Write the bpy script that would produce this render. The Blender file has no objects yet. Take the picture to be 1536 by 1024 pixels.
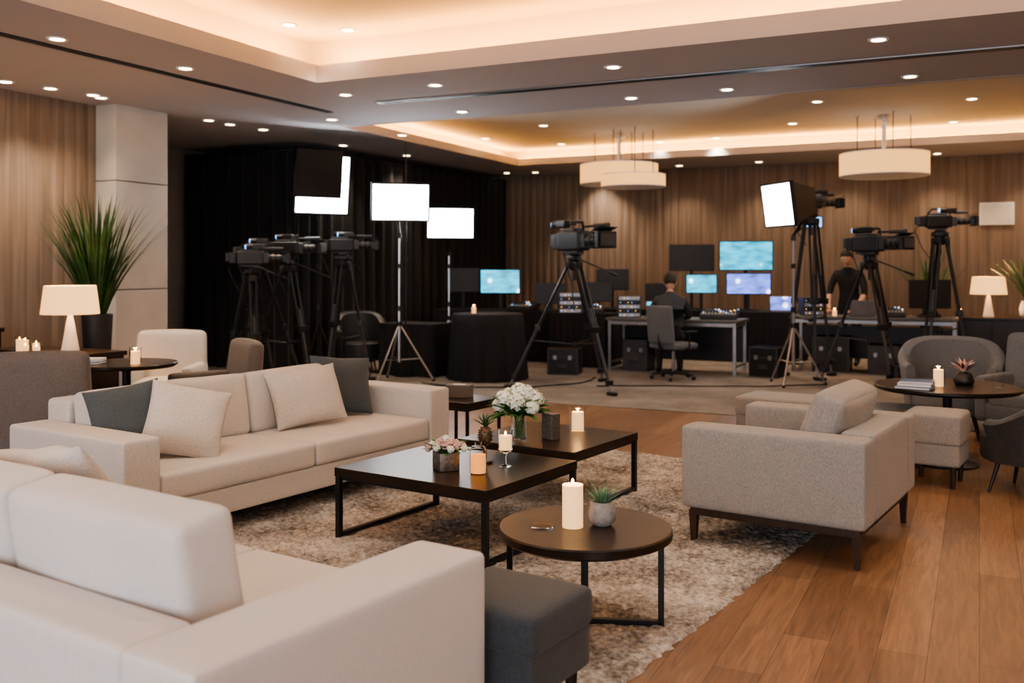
import bpy, bmesh, math, random
from mathutils import Vector, Matrix, Euler, noise
random.seed(7)
sin, cos, pi, rad = math.sin, math.cos, math.pi, math.radians
TH = rad(25.8)
def W(r, d): return (cos(TH)*r - sin(TH)*d, sin(TH)*r + cos(TH)*d)
FA = rad(-7.8)
def F(u, v): return (u*cos(FA)-v*sin(FA), u*sin(FA)+v*cos(FA))

# ------------------------------------------------------------ materials
def base(name):
    m = bpy.data.materials.new(name); m.use_nodes = True
    nt = m.node_tree; b = nt.nodes['Principled BSDF']
    return m, nt, b
def c4(c): return (c[0], c[1], c[2], 1)
def tc(nt, scale=(1,1,1), rot=(0,0,0), out='Object'):
    t = nt.nodes.new('ShaderNodeTexCoord'); mp = nt.nodes.new('ShaderNodeMapping')
    mp.inputs['Scale'].default_value = scale; mp.inputs['Rotation'].default_value = rot
    nt.links.new(t.outputs[out], mp.inputs['Vector']); return mp.outputs['Vector']
def simple(name, col, rough=.5, metal=0, var=.12, scale=8, bump=0, coat=0, sheen=0, spec=None):
    m, nt, b = base(name)
    b.inputs['Roughness'].default_value = rough; b.inputs['Metallic'].default_value = metal
    if coat: b.inputs['Coat Weight'].default_value = coat
    if sheen: b.inputs['Sheen Weight'].default_value = sheen
    if spec is not None: b.inputs['Specular IOR Level'].default_value = spec
    v = tc(nt); n = nt.nodes.new('ShaderNodeTexNoise'); n.inputs['Scale'].default_value = scale
    n.inputs['Detail'].default_value = 4; nt.links.new(v, n.inputs['Vector'])
    r = nt.nodes.new('ShaderNodeValToRGB'); r.color_ramp.elements[0].position=.3; r.color_ramp.elements[1].position=.7
    r.color_ramp.elements[0].color = c4([x*(1-var) for x in col]); r.color_ramp.elements[1].color = c4([min(1,x*(1+var)) for x in col])
    nt.links.new(n.outputs['Fac'], r.inputs['Fac']); nt.links.new(r.outputs['Color'], b.inputs['Base Color'])
    if bump:
        bp = nt.nodes.new('ShaderNodeBump'); bp.inputs['Strength'].default_value = bump; bp.inputs['Distance'].default_value=.01
        nt.links.new(n.outputs['Fac'], bp.inputs['Height']); nt.links.new(bp.outputs['Normal'], b.inputs['Normal'])
    return m
def fabric(name, col, scale=260, var=.18, bump=.25):
    m, nt, b = base(name); b.inputs['Roughness'].default_value=.9; b.inputs['Sheen Weight'].default_value=.15
    b.inputs['Specular IOR Level'].default_value=.2
    v = tc(nt)
    n = nt.nodes.new('ShaderNodeTexNoise'); n.inputs['Scale'].default_value=scale; n.inputs['Detail'].default_value=2
    nt.links.new(v, n.inputs['Vector'])
    v2 = tc(nt,(1,1,.5)); n2 = nt.nodes.new('ShaderNodeTexNoise'); n2.inputs['Scale'].default_value=scale*.7
    nt.links.new(v2, n2.inputs['Vector'])
    n3 = nt.nodes.new('ShaderNodeTexNoise'); n3.inputs['Scale'].default_value=5; nt.links.new(v, n3.inputs['Vector'])
    a = nt.nodes.new('ShaderNodeMath'); a.operation='ADD'; nt.links.new(n.outputs['Fac'],a.inputs[0]); nt.links.new(n2.outputs['Fac'],a.inputs[1])
    a2 = nt.nodes.new('ShaderNodeMath'); a2.operation='MULTIPLY_ADD'; nt.links.new(n3.outputs['Fac'],a2.inputs[0]); a2.inputs[1].default_value=.25
    nt.links.new(a.outputs[0],a2.inputs[2])
    r = nt.nodes.new('ShaderNodeMapRange'); r.inputs[1].default_value=.8; r.inputs[2].default_value=1.45
    r.inputs[3].default_value=1-var; r.inputs[4].default_value=1+var; nt.links.new(a2.outputs[0], r.inputs[0])
    mx = nt.nodes.new('ShaderNodeVectorMath'); mx.operation='SCALE'; mx.inputs[0].default_value=col[:3]
    nt.links.new(r.outputs[0], mx.inputs['Scale']); nt.links.new(mx.outputs[0], b.inputs['Base Color'])
    bp = nt.nodes.new('ShaderNodeBump'); bp.inputs['Strength'].default_value=bump; bp.inputs['Distance'].default_value=.003
    nt.links.new(a.outputs[0], bp.inputs['Height']); nt.links.new(bp.outputs['Normal'], b.inputs['Normal'])
    return m
def woodmat(name, c1, c2, scale=(1,12,12), rough=.4, coat=0, nscale=3, spec=.5):
    m, nt, b = base(name); b.inputs['Roughness'].default_value=rough; b.inputs['Coat Weight'].default_value=coat
    b.inputs['Specular IOR Level'].default_value=spec
    v = tc(nt, scale); n = nt.nodes.new('ShaderNodeTexNoise'); n.inputs['Scale'].default_value=nscale
    n.inputs['Detail'].default_value=8; n.inputs['Distortion'].default_value=.6; nt.links.new(v,n.inputs['Vector'])
    r = nt.nodes.new('ShaderNodeValToRGB'); r.color_ramp.elements[0].position=.3; r.color_ramp.elements[1].position=.72
    r.color_ramp.elements[0].color=c4(c1); r.color_ramp.elements[1].color=c4(c2)
    nt.links.new(n.outputs['Fac'],r.inputs['Fac']); nt.links.new(r.outputs['Color'],b.inputs['Base Color'])
    bp = nt.nodes.new('ShaderNodeBump'); bp.inputs['Strength'].default_value=.08; nt.links.new(n.outputs['Fac'],bp.inputs['Height'])
    nt.links.new(bp.outputs['Normal'],b.inputs['Normal']); return m
def floormat():
    m, nt, b = base('oak_plank_floor')
    v = tc(nt,(1,1,1),(0,0,rad(90)))
    br = nt.nodes.new('ShaderNodeTexBrick'); br.offset=.37; br.offset_frequency=2
    br.inputs['Scale'].default_value=1; br.inputs['Brick Width'].default_value=1.2; br.inputs['Row Height'].default_value=.18
    br.inputs['Mortar Size'].default_value=.0014; br.inputs['Mortar Smooth'].default_value=.1; br.inputs['Bias'].default_value=0
    br.inputs['Color1'].default_value=(.265,.158,.094,1); br.inputs['Color2'].default_value=(.175,.102,.060,1); br.inputs['Mortar'].default_value=(.07,.042,.026,1)
    nt.links.new(v, br.inputs['Vector'])
    v2 = tc(nt,(14,1.1,1)); n = nt.nodes.new('ShaderNodeTexNoise'); n.inputs['Scale'].default_value=2.6; n.inputs['Detail'].default_value=9
    n.inputs['Distortion'].default_value=1.2; nt.links.new(v2,n.inputs['Vector'])
    mr = nt.nodes.new('ShaderNodeMapRange'); mr.inputs[1].default_value=.25; mr.inputs[2].default_value=.75; mr.inputs[3].default_value=.66; mr.inputs[4].default_value=1.27
    nt.links.new(n.outputs['Fac'],mr.inputs[0])
    sc = nt.nodes.new('ShaderNodeVectorMath'); sc.operation='SCALE'; nt.links.new(br.outputs['Color'],sc.inputs[0]); nt.links.new(mr.outputs[0],sc.inputs['Scale'])
    nt.links.new(sc.outputs[0],b.inputs['Base Color']); b.inputs['Roughness'].default_value=.34
    b.inputs['Specular IOR Level'].default_value=.45
    bp = nt.nodes.new('ShaderNodeBump'); bp.inputs['Strength'].default_value=.22; bp.inputs['Distance'].default_value=.003
    mt = nt.nodes.new('ShaderNodeMath'); mt.operation='MULTIPLY_ADD'; mt.inputs[1].default_value=-1.2; nt.links.new(br.outputs['Fac'],mt.inputs[0]); nt.links.new(n.outputs['Fac'],mt.inputs[2])
    nt.links.new(mt.outputs[0],bp.inputs['Height']); nt.links.new(bp.outputs['Normal'],b.inputs['Normal'])
    return m
def mottled(name, c1, c2, c3, s1=2.2, s2=60, rough=1, bump=.6):
    m, nt, b = base(name); b.inputs['Roughness'].default_value=rough; b.inputs['Specular IOR Level'].default_value=.1
    v = tc(nt); n = nt.nodes.new('ShaderNodeTexNoise'); n.inputs['Scale'].default_value=s1; n.inputs['Detail'].default_value=6; n.inputs['Roughness'].default_value=.7
    n2 = nt.nodes.new('ShaderNodeTexNoise'); n2.inputs['Scale'].default_value=s2; n2.inputs['Detail'].default_value=3
    nt.links.new(v,n.inputs['Vector']); nt.links.new(v,n2.inputs['Vector'])
    a = nt.nodes.new('ShaderNodeMath'); a.operation='MULTIPLY_ADD'; a.inputs[1].default_value=.5; nt.links.new(n2.outputs['Fac'],a.inputs[0])
    h = nt.nodes.new('ShaderNodeMath'); h.operation='MULTIPLY'; h.inputs[1].default_value=.75; nt.links.new(n.outputs['Fac'],h.inputs[0]); nt.links.new(h.outputs[0],a.inputs[2])
    r = nt.nodes.new('ShaderNodeValToRGB'); e=r.color_ramp.elements; e[0].position=.47; e[1].position=.76; e[0].color=c4(c1); e[1].color=c4(c3)
    x=e.new(.6); x.color=c4(c2); nt.links.new(a.outputs[0],r.inputs['Fac']); nt.links.new(r.outputs['Color'],b.inputs['Base Color'])
    bp = nt.nodes.new('ShaderNodeBump'); bp.inputs['Strength'].default_value=bump; bp.inputs['Distance'].default_value=.01
    nt.links.new(n2.outputs['Fac'],bp.inputs['Height']); nt.links.new(bp.outputs['Normal'],b.inputs['Normal']); return m
def emis(name, col, s, basec=None, rough=.6, nosample=False):
    m, nt, b = base(name); b.inputs['Base Color'].default_value=c4(basec or col); b.inputs['Emission Color'].default_value=c4(col)
    b.inputs['Emission Strength'].default_value=s; b.inputs['Roughness'].default_value=rough
    if nosample:
        try: m.cycles.emission_sampling='NONE'
        except Exception as e: print(e)
    return m
def glass(name, col=(1,1,1), rough=0):
    m, nt, b = base(name); b.inputs['Base Color'].default_value=c4(col); b.inputs['Transmission Weight'].default_value=1
    b.inputs['Roughness'].default_value=rough; b.inputs['IOR'].default_value=1.12; return m
def screen(name, ca, cb, s):
    m, nt, b = base(name); b.inputs['Base Color'].default_value=(.01,.01,.01,1); b.inputs['Roughness'].default_value=.2
    v = tc(nt,(4.5,1,4.5)); vo = nt.nodes.new('ShaderNodeTexVoronoi'); vo.inputs['Scale'].default_value=1; vo.inputs['Randomness'].default_value=.5
    nt.links.new(v,vo.inputs['Vector'])
    r = nt.nodes.new('ShaderNodeValToRGB'); e=r.color_ramp.elements; e[0].position=.16; e[0].color=c4(cb); e[1].position=.26; e[1].color=c4(ca)
    nt.links.new(vo.outputs['Distance'],r.inputs['Fac']); 
    n = nt.nodes.new('ShaderNodeTexNoise'); n.inputs['Scale'].default_value=4; v2=tc(nt,(1,1,3)); nt.links.new(v2,n.inputs['Vector'])
    sc = nt.nodes.new('ShaderNodeVectorMath'); sc.operation='SCALE'; nt.links.new(r.outputs['Color'],sc.inputs[0])
    mr = nt.nodes.new('ShaderNodeMapRange'); mr.inputs[1].default_value=.3; mr.inputs[2].default_value=.7; mr.inputs[3].default_value=.5; mr.inputs[4].default_value=1.4
    nt.links.new(n.outputs['Fac'],mr.inputs[0]); nt.links.new(mr.outputs[0],sc.inputs['Scale'])
    nt.links.new(sc.outputs[0],b.inputs['Emission Color']); b.inputs['Emission Strength'].default_value=s
    try: m.cycles.emission_sampling='NONE'
    except: pass
    return m

M = {}
M['floor']=floormat()
M['carpet']=mottled('grey_carpet',(.155,.137,.118),(.215,.19,.168),(.285,.26,.23),1.5,90,1,.3)
M['rug']=mottled('shag_rug_wool',(.11,.096,.086),(.285,.262,.238),(.54,.51,.475),1.8,42,1,.8)
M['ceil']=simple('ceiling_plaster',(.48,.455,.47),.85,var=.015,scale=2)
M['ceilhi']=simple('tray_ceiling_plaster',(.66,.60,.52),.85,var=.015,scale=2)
M['slat']=woodmat('taupe_wall_veneer',(.175,.132,.105),(.29,.228,.185),(7,7,.25),.65,0,2.2,.25)
M['stone']=simple('limestone_cladding',(.60,.565,.52),.6,var=.06,scale=3,bump=.05)
M['plaster']=simple('painted_wall',(.38,.36,.35),.8,var=.03)
M['sofa']=fabric('oatmeal_upholstery',(.56,.53,.50),260,.12,.2)
M['sofa2']=fabric('oatmeal_upholstery_smooth',(.55,.525,.51),300,.08,.15)
M['pillow']=fabric('sand_linen',(.53,.485,.44),180,.16,.4)
M['slate']=fabric('slate_linen',(.072,.087,.097),200,.2,.4)
M['ott']=fabric('charcoal_weave',(.050,.058,.066),220,.22,.4)
M['grey']=fabric('grey_tweed',(.26,.248,.236),200,.2,.4)
M['grey2']=fabric('cool_grey_wool',(.15,.156,.165),170,.2,.4)
M['taupe']=fabric('taupe_velvet',(.15,.132,.122),150,.15,.2)
M['leather']=simple('dark_leather',(.035,.037,.04),.45,var=.2,scale=30,bump=.1)
M['dwood']=woodmat('espresso_wood',(.009,.006,.0045),(.027,.017,.012),(1,14,14),.30,0,3,.35)
M['wleg']=woodmat('walnut_leg',(.022,.012,.008),(.045,.025,.016),(10,10,1),.4)
M['blackm']=simple('black_metal',(.014,.014,.016),.4,.3,var=.2)
M['black']=simple('black_plastic',(.014,.014,.016),.42,0,var=.2)
M['dgrey']=simple('dark_grey_plastic',(.05,.052,.058),.5,0,var=.15)
M['steel']=simple('brushed_steel',(.5,.5,.51),.32,1,var=.08)
M['alu']=simple('aluminium',(.34,.34,.36),.4,.9,var=.1)
M['drape']=simple('black_velour_drape',(.010,.010,.013),.85,0,var=.25,scale=40,sheen=.10)
M['cloth']=simple('black_tablecloth',(.011,.011,.014),.8,0,var=.2,scale=20)
M['white']=simple('white_ceramic',(.8,.78,.76),.3,0,var=.03)
M['shade']=emis('linen_lampshade',(1,.52,.17),1.7,(.55,.42,.27))
M['pend']=emis('pendant_fabric',(1,.50,.15),1.45,(.35,.25,.15))
M['pendb']=emis('pendant_diffuser',(1,.62,.26),2.8,(.6,.45,.3))
M['cove']=emis('led_cove_strip',(1,.47,.10),90)
M['down']=emis('downlight_lens',(1,.76,.46),18,nosample=True)
M['soft']=emis('softbox_diffuser',(.92,.96,1),17)
M['wax']=emis('candle_wax',(1,.52,.19),1.15,(.70,.55,.38),nosample=True)
M['flame']=emis('candle_flame',(1,.50,.12),30,nosample=True)
M['amber']=emis('amber_jar_wax',(1,.34,.07),1.0,(.7,.32,.1),nosample=True)
M['glass']=glass('clear_glass')
M['mirror']=simple('mercury_glass',(.26,.25,.24),.42,.85,var=.35,scale=60)
M['leaf']=simple('leaf_green',(.06,.15,.035),.5,0,var=.35,scale=12)
M['leafd']=simple('dark_blade_green',(.030,.085,.026),.45,0,var=.4,scale=10)
M['succ']=simple('succulent_green',(.12,.22,.13),.5,0,var=.3,scale=20)
M['petalw']=simple('white_hydrangea_petal',(.84,.83,.70),.6,0,var=.08,scale=30)
M['petalp']=simple('blush_petal',(.70,.47,.43),.6,0,var=.2,scale=30)
M['cone']=simple('bronze_pinecone',(.11,.075,.045),.4,.5,var=.3,scale=30)
M['concrete']=simple('grey_stoneware',(.25,.245,.24),.6,0,var=.25,scale=40,bump=.1)
M['planter']=simple('charcoal_planter',(.022,.023,.026),.5,0,var=.2)
M['soil']=simple('potting_soil',(.03,.02,.012),1,0,var=.4,scale=60,bump=.5)
M['paper']=simple('paper',(.7,.69,.66),.7,0,var=.04)
M['desktop']=simple('grey_laminate',(.12,.115,.11),.5,0,var=.06)
M['blue']=simple('blue_book_cover',(.05,.10,.22),.5,0,var=.1)
M['skin']=simple('skin',(.55,.33,.24),.55,0,var=.08,scale=20)
M['hair']=simple('dark_hair',(.030,.021,.015),.7,0,var=.5,scale=80,bump=.4)
M['shirt']=simple('charcoal_shirt',(.040,.044,.050),.85,0,var=.2,scale=30)
M['shirt2']=simple('black_shirt',(.016,.016,.019),.85,0,var=.2,scale=30)
M['trouser']=simple('dark_trousers',(.022,.023,.028),.85,0,var=.2,scale=30)
M['teal']=screen('screen_teal',(.01,.26,.38),(.6,.9,.95),3.6)
M['purple']=screen('screen_violet',(.10,.15,.50),(.8,.8,1),3.4)
M['leds']=emis('panel_led',(.25,.5,1),2,nosample=True)
M['orange']=emis('tally_led',(1,.5,.15),3,nosample=True)

# ------------------------------------------------------------ mesh builder
class B:
    def __init__(s, name): s.name=name; s.bm=bmesh.new(); s.mats=[]
    def add(s, b2, mat, Mx=None):
        if Mx is not None: b2.transform(Mx)
        m = M[mat]
        if m not in s.mats: s.mats.append(m)
        i = s.mats.index(m)
        for f in b2.faces: f.material_index=i; f.smooth=True
        me = bpy.data.meshes.new('t'); b2.to_mesh(me); s.bm.from_mesh(me); bpy.data.meshes.remove(me); b2.free()
    @staticmethod
    def mx(c, rot=None):
        m = Matrix.Translation(Vector(c))
        if rot is not None: m = m @ Euler(rot).to_matrix().to_4x4()
        return m
    def box(s, c, size, mat, bev=.008, seg=2, rot=None):
        b=bmesh.new(); bmesh.ops.create_cube(b,size=1); bmesh.ops.scale(b,vec=size,verts=b.verts)
        bev=min(bev,min(size)*.45)
        if bev>0: bmesh.ops.bevel(b,geom=b.edges[:],offset=bev,segments=seg,profile=.5,affect='EDGES')
        s.add(b,mat,s.mx(c,rot))
    def cyl(s, c, r, h, mat, r2=None, n=24, rot=None, bev=0):
        b=bmesh.new(); bmesh.ops.create_cone(b,cap_ends=True,segments=n,radius1=r,radius2=r if r2 is None else r2,depth=h)
        if bev:
            ed=[e for e in b.edges if len(e.link_faces)==2 and any(len(f.verts)>4 for f in e.link_faces)]
            bmesh.ops.bevel(b,geom=ed,offset=bev,segments=2,profile=.5,affect='EDGES')
        s.add(b,mat,s.mx(c,rot))
    def tube(s, p0, p1, r, mat, r2=None, n=8):
        p0=Vector(p0);p1=Vector(p1);d=p1-p0
        if d.length<1e-5: return
        b=bmesh.new(); bmesh.ops.create_cone(b,cap_ends=True,segments=n,radius1=r,radius2=r if r2 is None else r2,depth=d.length)
        q=d.to_track_quat('Z','Y').to_matrix().to_4x4()
        s.add(b,mat,Matrix.Translation((p0+p1)/2)@q)
    def path(s, pts, r, mat, n=8, r2=None):
        k=len(pts)-1; r2=r if r2 is None else r2
        for i in range(k):
            ra=r+(r2-r)*i/k; rb=r+(r2-r)*(i+1)/k
            s.tube(pts[i],pts[i+1],ra,mat,rb,n)
            if i: s.sph(pts[i],ra,mat,seg=n)
    def sph(s, c, r, mat, sc=(1,1,1), seg=12, rot=None, fn=None):
        b=bmesh.new(); bmesh.ops.create_uvsphere(b,u_segments=seg,v_segments=max(6,seg*2//3),radius=r)
        bmesh.ops.scale(b,vec=sc,verts=b.verts)
        if fn:
            for v in b.verts: v.co=Vector(fn(v.co))
        s.add(b,mat,s.mx(c,rot))
    def lathe(s, prof, mat, c=(0,0,0), n=32, fn=None, rot=None):
        b=bmesh.new(); rings=[]
        for r,z in prof:
            ring=[]
            for i in range(n):
                a=2*pi*i/n; rr=r*(fn(a,z) if fn else 1); ring.append(b.verts.new((rr*cos(a),rr*sin(a),z)))
            rings.append(ring)
        for k in range(len(rings)-1):
            for i in range(n):
                j=(i+1)%n; b.faces.new((rings[k][i],rings[k][j],rings[k+1][j],rings[k+1][i]))
        for ring in (rings[0],rings[-1]):
            if prof[0 if ring is rings[0] else -1][0]>1e-4:
                try: b.faces.new(ring)
                except: pass
        bmesh.ops.remove_doubles(b,verts=b.verts,dist=1e-5)
        s.add(b,mat,s.mx(c,rot))
    def soft(s, c, size, r, mat, puff=(0,0,0), n=12, rot=None, wr=0, wf=6, fn=None):
        b=bmesh.new(); bmesh.ops.create_cube(b,size=2); bmesh.ops.subdivide_edges(b,edges=b.edges[:],cuts=n,use_grid_fill=True)
        h=[x/2 for x in size]; r=min(r,min(h)*.98); sd=random.random()*50
        for v in b.verts:
            q=[max(-1,min(1,sin(x*pi/2))) for x in v.co]
            p=Vector([q[i]*h[i] for i in range(3)])
            inn=Vector([max(-(h[i]-r),min(h[i]-r,p[i])) for i in range(3)]); dv=p-inn
            if dv.length>1e-6: p=inn+dv.normalized()*r
            a,bb,cc=q
            p.x+=a*puff[0]*(1-bb*bb)*(1-cc*cc); p.y+=bb*puff[1]*(1-a*a)*(1-cc*cc); p.z+=cc*puff[2]*(1-a*a)*(1-bb*bb)
            if wr: p+=noise.noise_vector(p*wf+Vector((sd,sd,0)))*wr
            if fn: p=Vector(fn(p))
            v.co=p
        s.add(b,mat,s.mx(c,rot))
    def pillow(s, c, w, h, t, mat, rot=None, n=22):
        b=bmesh.new(); sd=random.random()*40
        for sg in (1,-1):
            g=[]
            for i in range(n+1):
                row=[]
                for j in range(n+1):
                    a=sin((i/n*2-1)*pi/2); q=sin((j/n*2-1)*pi/2)
                    x=a*w/2*(1-.07*(1-q*q)*abs(a)); y=q*h/2*(1-.07*(1-a*a)*abs(q))
                    z=sg*t/2*(max(0,(1-a*a)*(1-q*q))**.42)
                    nz=noise.noise(Vector((x*7,y*7,sd+sg)))*.018*(1 if abs(a)<.99 and abs(q)<.99 else 0)
                    row.append(b.verts.new((x,y,z+nz*sg)))
                g.append(row)
            for i in range(n):
                for j in range(n):
                    f=(g[i][j],g[i+1][j],g[i+1][j+1],g[i][j+1]); b.faces.new(f if sg>0 else f[::-1])
        bmesh.ops.remove_doubles(b,verts=b.verts,dist=1e-4)
        s.add(b,mat,s.mx(c,rot))
    def blade(s, p, az, lean, L, w, mat, droop=1.0, seg=6, fold=.25):
        b=bmesh.new(); pos=Vector(p); ang=lean
        d=Vector((cos(az),sin(az),0)); sd=Vector((-sin(az),cos(az),0)); prev=None
        for k in range(seg+1):
            t=k/seg; ww=w*(sin(pi*min(1,(t*.85+.15)))**.7)*(1-t*.35)
            if k==seg: ww=w*.04
            l=b.verts.new(pos-sd*ww/2+Vector((0,0,ww*fold))); m=b.verts.new(pos); r=b.verts.new(pos+sd*ww/2+Vector((0,0,ww*fold)))
            if prev:
                b.faces.new((prev[0],prev[1],m,l)); b.faces.new((prev[1],prev[2],r,m))
            prev=(l,m,r); pos=pos+(d*sin(ang)+Vector((0,0,cos(ang))))*L/seg; ang+=droop*1.0/seg
        s.add(b,mat)
    def done(s, loc=(0,0,0), rz=0, sharp=38, wn=True, rot=None):
        bmesh.ops.recalc_face_normals(s.bm,faces=s.bm.faces[:])
        me=bpy.data.meshes.new(s.name); s.bm.to_mesh(me); s.bm.free()
        for m in s.mats: me.materials.append(m)
        me.set_sharp_from_angle(angle=rad(sharp))
        o=bpy.data.objects.new(s.name,me); bpy.context.collection.objects.link(o)
        if len(loc)==2: loc=(loc[0],loc[1],0)
        o.location=loc; o.rotation_euler=rot or (0,0,rz)
        if wn:
            w=o.modifiers.new('wn','WEIGHTED_NORMAL'); w.keep_sharp=True
        return o
def copy(o, loc, rz=None):
    n=o.copy(); n.location=(loc[0],loc[1],loc[2] if len(loc)>2 else 0)
    if rz is not None: n.rotation_euler=(0,0,rz)
    bpy.context.collection.objects.link(n); return n

# ------------------------------------------------------------ room shell
X0,X1,Y0,Y1=-11.0,6.0,-3.0,17.3
HC=3.3
b=B('floor'); b.box(((X0+X1)/2,(Y0+Y1)/2,-.05),(X1-X0+.4,Y1-Y0+.4,.1),'floor',0); b.done(wn=False)
b=B('carpet'); b.box(((X0+X1)/2,(9.75+Y1-.06)/2,.004),(X1-X0-.04,Y1-.06-9.75,.008),'carpet',.003); b.done(wn=False)
def slatwall(name, L, H, loc, rz, pitch=.15):
    b=bmesh.new(); n=int(L/pitch); prof=[]
    for i in range(n):
        x=i*L/n; w=L/n
        for k in range(6):
            t=k/6; prof.append((x+w*t,-.016*abs(sin(pi*t))**.8))
    prof.append((L,0)); rows=[]
    for z in (0,H): rows.append([b.verts.new((x,y,z)) for x,y in prof])
    for i in range(len(prof)-1): b.faces.new((rows[0][i],rows[0][i+1],rows[1][i+1],rows[1][i]))
    bb=B(name); bb.add(b,'slat'); bb.box((L/2,.06,H/2),(L,.1,H),'plaster',0)
    return bb.done(loc,rz,wn=False)
slatwall('wall_north',X1-X0,HC,(X0,Y1,0),0)
slatwall('wall_west',7.75-Y0,HC,(-8.9,Y0,0),rad(90))
b=B('wall_alcove_west'); b.box((X0-.05,(8.4+Y1)/2,HC/2),(.1,Y1-8.4,HC),'plaster',0); b.done(wn=False)
b=B('wall_alcove_south'); b.box((-9.95,8.38,HC/2),(2.1,.1,HC),'plaster',0); b.done(wn=False)
b=B('wall_east'); b.box((X1+.05,(Y0+Y1)/2,1.9),(.1,Y1-Y0,3.8),'plaster',0); b.done(wn=False)
b=B('wall_south')  # unseen wall behind the camera; its openings are assumed, to admit light
for x0,x1 in ((-9,-8),(-5.2,-4.4),(-1.6,-.8),(2.0,2.8),(5.6,6.1)): b.box(((x0+x1)/2,Y0-.05,1.6),(x1-x0,.1,3.3),'plaster',0)
b.box((-1.45,Y0-.05,.2),(15,.1,.4),'plaster',0); b.box((-1.45,Y0-.05,3.1),(15,.1,.5),'plaster',0); b.done(wn=False)
k=1
for x0,x1 in ((-8,-5.2),(-4.4,-1.6),(-.8,2.0),(2.8,5.6)):  # unseen windows, assumed from the soft cool light on the foreground
    b=B('window_%d'%k); k+=1
    for x in (x0+.03,(x0+x1)/2,x1-.03): b.box((x,Y0-.05,1.62),(.05,.06,2.46),'blackm',.004)
    for z in (.42,2.83): b.box(((x0+x1)/2,Y0-.05,z),(x1-x0,.06,.05),'blackm',.004)
    b.done()
# column
b=B('column')
b.box((-8.75,8.08,.62),(.34,.76,1.24),'stone',.006); b.box((-8.75,8.08,1.85),(.34,.76,1.2),'stone',.006); b.box((-8.75,8.08,2.88),(.34,.76,.84),'stone',.006); b.done()
b=B('baseboard_north'); b.box(((X0+X1)/2,Y1-.03,.06),(X1-X0,.03,.12),'dwood',.004); b.done()
b=B('baseboard_west'); b.box((-8.87,2.3,.06),(.03,10.6,.12),'dwood',.004); b.done()
# ceiling with two tray recesses
b=B('ceiling')
def plate(x0,x1,y0,y1,z0,z1,m='ceil'):
    b.box(((x0+x1)/2,(y0+y1)/2,(z0+z1)/2),(x1-x0,y1-y0,z1-z0),m,0)
A=(-5.85,3.2,-1.2,7.7,.15,3.78); Q=(-7.4,4.2,10.25,15.5,.10,3.57)
xa,xb=X0-.1,X1+.1
plate(xa,xb,Y0-.1,A[2],HC,HC+.15)
plate(xa,A[0],A[2],A[3],HC,HC+.15); plate(A[1],xb,A[2],A[3],HC,HC+.15)
plate(xa,xb,A[3],Q[2],HC,HC+.13)
plate(xa,Q[0],Q[2],Q[3],HC,HC+.10); plate(Q[1],xb,Q[2],Q[3],HC,HC+.10)
plate(xa,xb,Q[3],Y1+.1,HC,HC+.10)
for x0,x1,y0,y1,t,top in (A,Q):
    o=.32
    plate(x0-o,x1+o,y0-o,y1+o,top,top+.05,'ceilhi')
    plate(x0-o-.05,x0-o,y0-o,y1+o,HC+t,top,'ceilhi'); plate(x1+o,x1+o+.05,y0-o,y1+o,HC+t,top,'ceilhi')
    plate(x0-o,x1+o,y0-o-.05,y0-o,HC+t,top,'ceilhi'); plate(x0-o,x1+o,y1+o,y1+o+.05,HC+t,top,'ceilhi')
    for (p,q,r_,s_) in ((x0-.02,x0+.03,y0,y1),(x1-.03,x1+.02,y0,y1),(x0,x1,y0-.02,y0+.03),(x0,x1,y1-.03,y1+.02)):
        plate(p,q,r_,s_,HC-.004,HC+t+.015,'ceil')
b.done(wn=False)
for x0,x1,y0,y1,t,top in (A,Q):
    b=B('cove_light'); o=.10
    for c,sz in (((x0-o,(y0+y1)/2),(.03,y1-y0+.1)),((x1+o,(y0+y1)/2),(.03,y1-y0+.1)),(((x0+x1)/2,y0-o),(x1-x0+.1,.03)),(((x0+x1)/2,y1+o),(x1-x0+.1,.03))):
        b.box((c[0],c[1],HC+t+.02),(sz[0],sz[1],.02),'cove',0)
    b.done(wn=False)
b=B('air_diffuser'); b.box((0,0,0),(.09,5.6,.012),'dgrey',.002); b.box((.0,0,-.004),(.04,5.5,.012),'black',.001); b.done((-6.8,6.4,HC-.0065))
b=B('air_diffuser'); b.box((0,0,0),(11.6,.13,.012),'steel',.002); b.box((0,-.03,-.005),(11.5,.035,.012),'black',.001); b.box((0,.03,-.005),(11.5,.035,.012),'black',.001); b.done((-.12,8.9,HC-.0065))
# downlights
def spot(x,y,z,e,size=100,col=(1,.80,.60),rad_=.08,blend=.8):
    l=bpy.data.lights.new('downlight_beam','SPOT'); l.energy=e; l.spot_size=rad(size); l.spot_blend=blend; l.color=col; l.shadow_soft_size=rad_
    o=bpy.data.objects.new('downlight_beam',l); o.location=(x,y,z); bpy.context.collection.objects.link(o); return o
b=B('downlight'); b.lathe([(.048,-.004),(.075,-.012),(.082,-.004),(.082,0),(.048,0)],'white',n=24); b.cyl((0,0,-.006),.055,.004,'down',n=20)
dl=b.done((0,0,0)); first=True
low=[(-3.59,7.63),(-2.96,8.76),(-4.92,9.39),(-4.65,9.74),(-4.37,10.28),(-3.72,11.86),(-3.56,12.2),(-3.26,12.67),(-1.74,10.1),(-.76,9.56),(-.58,11.2),(-2.2,11.8),(.91,8.7),(2.9,7.65),(3.76,9.13),(2.18,9.8),(1.27,10.3),(4.15,17.3),(6.6,16.3),(1.6,18.1),(-.1,18.5),(-1.7,15.6),(-1.5,13.2),(-2.5,14.3)]
q2=[(.46,14.15),(4.05,13.95),(3.82,12.1),(5.66,11.9),(.83,16.3),(3.27,15.5),(-.43,15.6),(2.45,16),(6.3,13.8)]
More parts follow.
